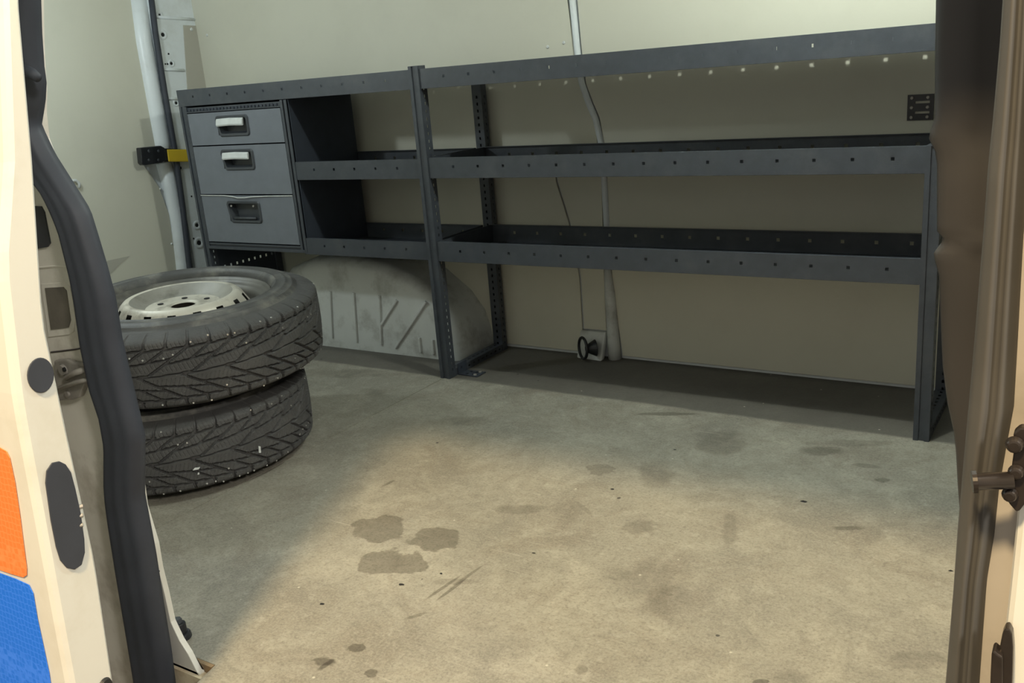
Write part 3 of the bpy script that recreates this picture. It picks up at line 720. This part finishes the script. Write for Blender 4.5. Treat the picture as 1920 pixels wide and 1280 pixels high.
# the lower drawer lacks its silver latch: bare grip bar and hinge pins in the cup, dented lip above
MB().tube([(-1.015, -.002, .578), (-.89, -.002, .578)], .006, 8).build('grip_bar', DGREY, d3, smooth=True)
for x in (-1.022, -.893): MB().cyl((x, -.003, .628), (0, -1, 0), .004, .004, 10).build('latch_pin', METAL, d3)
lip = [(-1.197, -.004, .6705), (-1.05, -.005, .6695), (-1.00, -.010, .6665), (-.97, -.012, .662), (-.93, -.012, .6625), (-.88, -.008, .666), (-.80, -.005, .668), (-.6695, -.004, .6695)]
MB().tube(lip, .0022, 8).build('bent_lip', SILVER, d3, smooth=True)
# side wall seen inside the open bays
MB().box(-.632, -.628, .004, DR - .004, .45, 1.026).build('side_panel', RACKD, cab)

# ================================================================== WHEELS
def tyre_tread(Rt, W_):
    ns, nt_ = 1500, 84; s = np.linspace(0, 2 * np.pi, ns, endpoint=False); t = np.linspace(-1, 1, nt_)
    NB = 44; P_ = 2 * np.pi / NB
    SS, TT = np.meshgrid(s, t, indexing='ij'); at = np.abs(TT)
    def gr(dist, wid): return np.clip(1 - np.clip((dist - wid * .5) / (wid * .35), 0, 1), 0, 1)
    def md(x, p): return np.abs((x + p / 2) % p - p / 2)
    px_ = Rt
    lead = .165 / px_   # rad of sweep from centre to the shoulder
    off = np.where(TT > 0, 0, P_ / 2)
    zig = .030 * np.where(((SS + off) / P_ * 1) % 1 < .5, 1, -1)
    q = (SS + off - at * lead)
    g = np.zeros_like(SS)
    # swept V grooves from near the centre to the shoulder row; every second one reaches the centre
    k_ = px_ * .57
    g = np.maximum(g, gr(md(q, P_) * k_, .0040) * ((at > .36) & (at < .68)))
    g = np.maximum(g, gr(md(q, P_ * 2) * k_, .0048) * ((at > .03) & (at < .68)))
    # circumferential zigzag grooves
    hw = W_ / 2 * .84
    saw = ((q / P_) % 1) - .5
    g = np.maximum(g, gr(np.abs(at - .665 - .05 * saw) * hw, .0045))
    saw2 = ((q / (P_ * 2)) % 1) - .5
    g = np.maximum(g, gr(np.abs(at - .35 - .16 * saw2) * hw, .0040))
    g = np.maximum(g, gr(np.abs(TT - .06 * saw2) * hw, .0030) * (at < .1))
    # transverse shoulder grooves
    ks = (SS + off - .66 * lead - (at - .66) * .05)
    g = np.maximum(g, gr(md(ks, P_) * px_, .0050) * (at > .66))
    # fine sipes
    sip = gr(md(SS + off + at * .1, P_ / 5) * px_, .0018) * .10 * (at > .1)
    dep = np.maximum(g * 1.0, sip)
    # cross profile: crown and shoulder roll
    prof_r = Rt - .006 * at ** 2 - .050 * np.clip((at - .78) / .22, 0, 1) ** 2.4
    z = W_ / 2 + TT * hw + np.sign(TT) * .0 
    r = prof_r - dep * .0095 * np.clip((1.0 - at) / .05, 0, 1)
    X = r * np.cos(SS); Y = r * np.sin(SS); V = np.stack([X, Y, z], -1).reshape(-1, 3)
    i, j = np.meshgrid(np.arange(ns), np.arange(nt_ - 1), indexing='ij'); i2 = (i + 1) % ns
    Fc = np.stack([i * nt_ + j, i2 * nt_ + j, i2 * nt_ + j + 1, i * nt_ + j + 1], -1).reshape(-1, 4)
    me = bpy.data.meshes.new('tread'); me.from_pydata(V.tolist(), [], Fc.tolist()); me.update()
    return me
RT, WT = .384, .250

rs, hw_ = RT - .056, WT / 2 * .84
Z0, Z1 = WT / 2 - hw_, WT / 2 + hw_
zt_ = Z1 + .008
def wheel(name, lab, loc, rot, tilt=(0, 0), me=None):
    wv = thing(name, lab, 'wheel', loc, 'studded winter wheels stacked on the van floor')
    if me is None:
        tm = tyre_tread(RT, WT); tm.materials.append(TYRE)
        # carcass with sidewalls
        up = [(rs + .0006, Z1 - .002), (rs - .006, Z1 + .006), (rs - .012, Z1 + .0105), (rs - .013, Z1 + .0125), (rs - .017, Z1 + .0105), (rs - .030, Z1 + .0165), (rs - .034, Z1 + .0185),
              (rs - .037, Z1 + .0165), (rs - .050, Z1 + .0175), (rs - .058, Z1 + .0175), (rs - .060, Z1 + .0190), (rs - .063, Z1 + .0165), (rs - .068, Z1 + .013), (rs - .072, Z1 + .008), (rs - .076, Z1 - .002), (rs - .080, Z1 - .022)]
        dn = [(r, WT - z) for r, z in up[::-1]]
        V, Fc = lathe([(rs - .02, WT / 2)] + [(rs - .02, WT/2 + .02)] + up[:1] + up + [(rs - .104, WT / 2)] + dn, 128, True)
        sm = bpy.data.meshes.new('sidewall'); sm.from_pydata(V, [], Fc); sm.update(); sm.materials.append(SIDEW)
        # steel rim: disc with hub, raised ring, vents, barrel
        zt = Z1 + .008
        disc = [(.034, zt - .130), (.0345, zt - .034), (.038, zt - .0285), (.046, zt - .028), (.052, zt - .031), (.095, zt - .031), (.104, zt - .030), (.118, zt - .023), (.132, zt - .010), (.143, zt - .002), (.151, zt + .000), (.160, zt - .003),
                (.170, zt - .013), (.181, zt - .032), (.193, zt - .052), (.203, zt - .070)]
        V, Fc = lathe(disc, 96)
        # vent holes cut in the outer slope
        k = len(disc); Fk = []
        for i in range(96):
            for q in range(k - 1):
                if q in (12, 13) and (i % 6) in (0, 1): continue
                Fk.append((Fc[i * (k - 1) + q], q))
        def submesh(nm, keep, M):
            fs = [f for f, q in Fk if keep(q)]; me_ = bpy.data.meshes.new(nm); me_.from_pydata(V, [], fs); me_.update()
            b_ = bmesh.new(); b_.from_mesh(me_); bmesh.ops.delete(b_, geom=[v for v in b_.verts if not v.link_faces], context='VERTS'); b_.to_mesh(me_); b_.free()
            me_.materials.append(M); return me_
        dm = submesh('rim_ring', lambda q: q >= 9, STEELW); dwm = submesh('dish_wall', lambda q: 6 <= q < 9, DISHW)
        hpm = submesh('hub_plate', lambda q: 1 <= q < 6, STEELW); hbm = submesh('hub_bore', lambda q: q < 1, DMETAL)  # dark bore colour stands in for the shade in the hub hole
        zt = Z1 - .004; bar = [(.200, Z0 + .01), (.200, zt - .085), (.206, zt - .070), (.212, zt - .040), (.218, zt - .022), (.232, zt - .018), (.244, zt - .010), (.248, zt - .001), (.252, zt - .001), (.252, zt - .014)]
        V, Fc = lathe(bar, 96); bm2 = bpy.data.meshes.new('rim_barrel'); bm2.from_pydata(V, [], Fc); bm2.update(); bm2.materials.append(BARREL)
        st = MB(); rr = random.Random(2)
        NBt = 50
        for i in range(NBt * 2):
            a = 2 * math.pi * i / (NBt * 2) + rr.uniform(-.02, .02); tt = rr.choice([-.86, -.84, .86, .84, -.78, .78, -.52, .52, -.45, .45])
            rad = RT - .006 * tt * tt - .050 * max(0, (abs(tt) - .78) / .22) ** 2.4
            st.cyl(((rad - .003) * math.cos(a), (rad - .003) * math.sin(a), WT / 2 + tt * hw_), (math.cos(a), math.sin(a), 0), .0026, .0045, 7)
        stm = bpy.data.meshes.new('studs'); stm.from_pydata(st.V, [], st.F); stm.update(); stm.materials.append(STUD)
        bolt = MB()
        me = (tm, sm, dm, bm2, stm, dwm, hpm, hbm)
        hm = MB().cyl((0, 0, 0), (0, 0, 1), .0085, .0015, 14); hmm = bpy.data.meshes.new('bolt_hole'); hmm.from_pydata(hm.V, [], hm.F); hmm.update(); hmm.materials.append(HOLE)
        me += (hmm,)
    for nm, mm in zip(('tread', 'tyre_sidewall', 'rim_ring', 'rim_barrel', 'studs', 'dish_wall', 'hub_plate', 'hub_bore'), me):
        o = bpy.data.objects.new(nm, mm); COL.objects.link(o); o.parent = wv
        if nm != 'studs':
            for p in mm.polygons: p.use_smooth = nm != 'tread'
        else: o['kind'] = 'stuff'
    for k in range(6):
        o = bpy.data.objects.new('bolt_hole', me[8]); COL.objects.link(o); o.parent = wv
        t = math.pi / 3 * k + .3; o.location = (.075 * math.cos(t), .075 * math.sin(t), zt_ - .0305)
    wv.rotation_euler = (Matrix.Rotation(tilt[0], 3, 'X') @ Matrix.Rotation(tilt[1], 3, 'Y') @ Matrix.Rotation(rot, 3, 'Z')).to_euler()
    return wv, me
w1, me = wheel('wheel', 'studded winter tyre on a steel rim, lower of the two stacked on the floor', (-.368, -.878, .0), 0)
w2, _ = wheel('wheel', 'studded winter wheel with dirty silver rim facing up, upper of the stacked pair', (-.338, -.832, WT + .014), 1.05, (.027, .040), me)
w2.scale = (1.035, 1.035, 1.0)
bpy.context.view_layer.update()

# pale chips stuck in the tread of the lower wheel
for (u, v, a, b) in [(486, 842, .004, .011), (368, 878, .010, .003), (372, 887, .003, .003)]:
    d = ray(u, v); o_ = CAM - np.array([-.368, -.878, 0]); A_ = d[0] ** 2 + d[1] ** 2; B_ = 2 * (o_[0] * d[0] + o_[1] * d[1]); C_ = o_[0] ** 2 + o_[1] ** 2 - .383 ** 2
    t = (-B_ - math.sqrt(B_ * B_ - 4 * A_ * C_)) / (2 * A_); p = o_ + t * d; n = Vector((p[0], p[1], 0)).normalized(); tt = Vector((-n.y, n.x, 0)); z = Vector((0, 0, 1)); c_ = Vector(p)
    MB().prism([c_ - tt * a - z * b * .8, c_ + tt * a * .6 - z * b, c_ + tt * a + z * b * .7, c_ - tt * a * .4 + z * b], tuple(n * .003)).build('pale_chip', SILVER, w1)

# ================================================================== SMALL DEBRIS ON THE FLOOR
def crumb(u, v, r, M, name='debris_flake', lab='', i=0):
    p = onz(u, v, 0); rr = random.Random(i); n = 7; V = [(p[0], p[1], r * .45)]
    for k in range(n):
        t = 2 * math.pi * k / n; q = r * rr.uniform(.5, 1.1); V.append((p[0] + q * math.cos(t) * 1.3, p[1] + q * math.sin(t) * .8, .0005))
    o = from_py(name, V, [(0, 1 + k, 1 + (k + 1) % n) for k in range(n)] + [tuple(range(1, n + 1))], M)
    tag(o, lab, 'debris')
for i, (u, v, r, lb) in enumerate([
        (1506, 940, .008, 'small black crumb on the floor near the right shaded strip'),
        (1148, 917, .006, 'small black crumb on the middle of the floor right of the stains'),
        (1265, 843, .004, 'tiny black crumb at the edge of the shaded floor'),
        (1001, 1037, .005, 'tiny black crumb below right of the three round stains'),
        (827, 1075, .005, 'tiny black crumb just right of the lowest round stain'),
        (753, 1096, .006, 'small dark crumb just under the lowest round stain'),
        (603, 1132, .006, 'small dark crumb on the floor left below the round stains'),
        (1783, 1070, .006, 'small dark crumb touching the right door seal')]):
    crumb(u, v, r, HOLE, lab=lb, i=i)
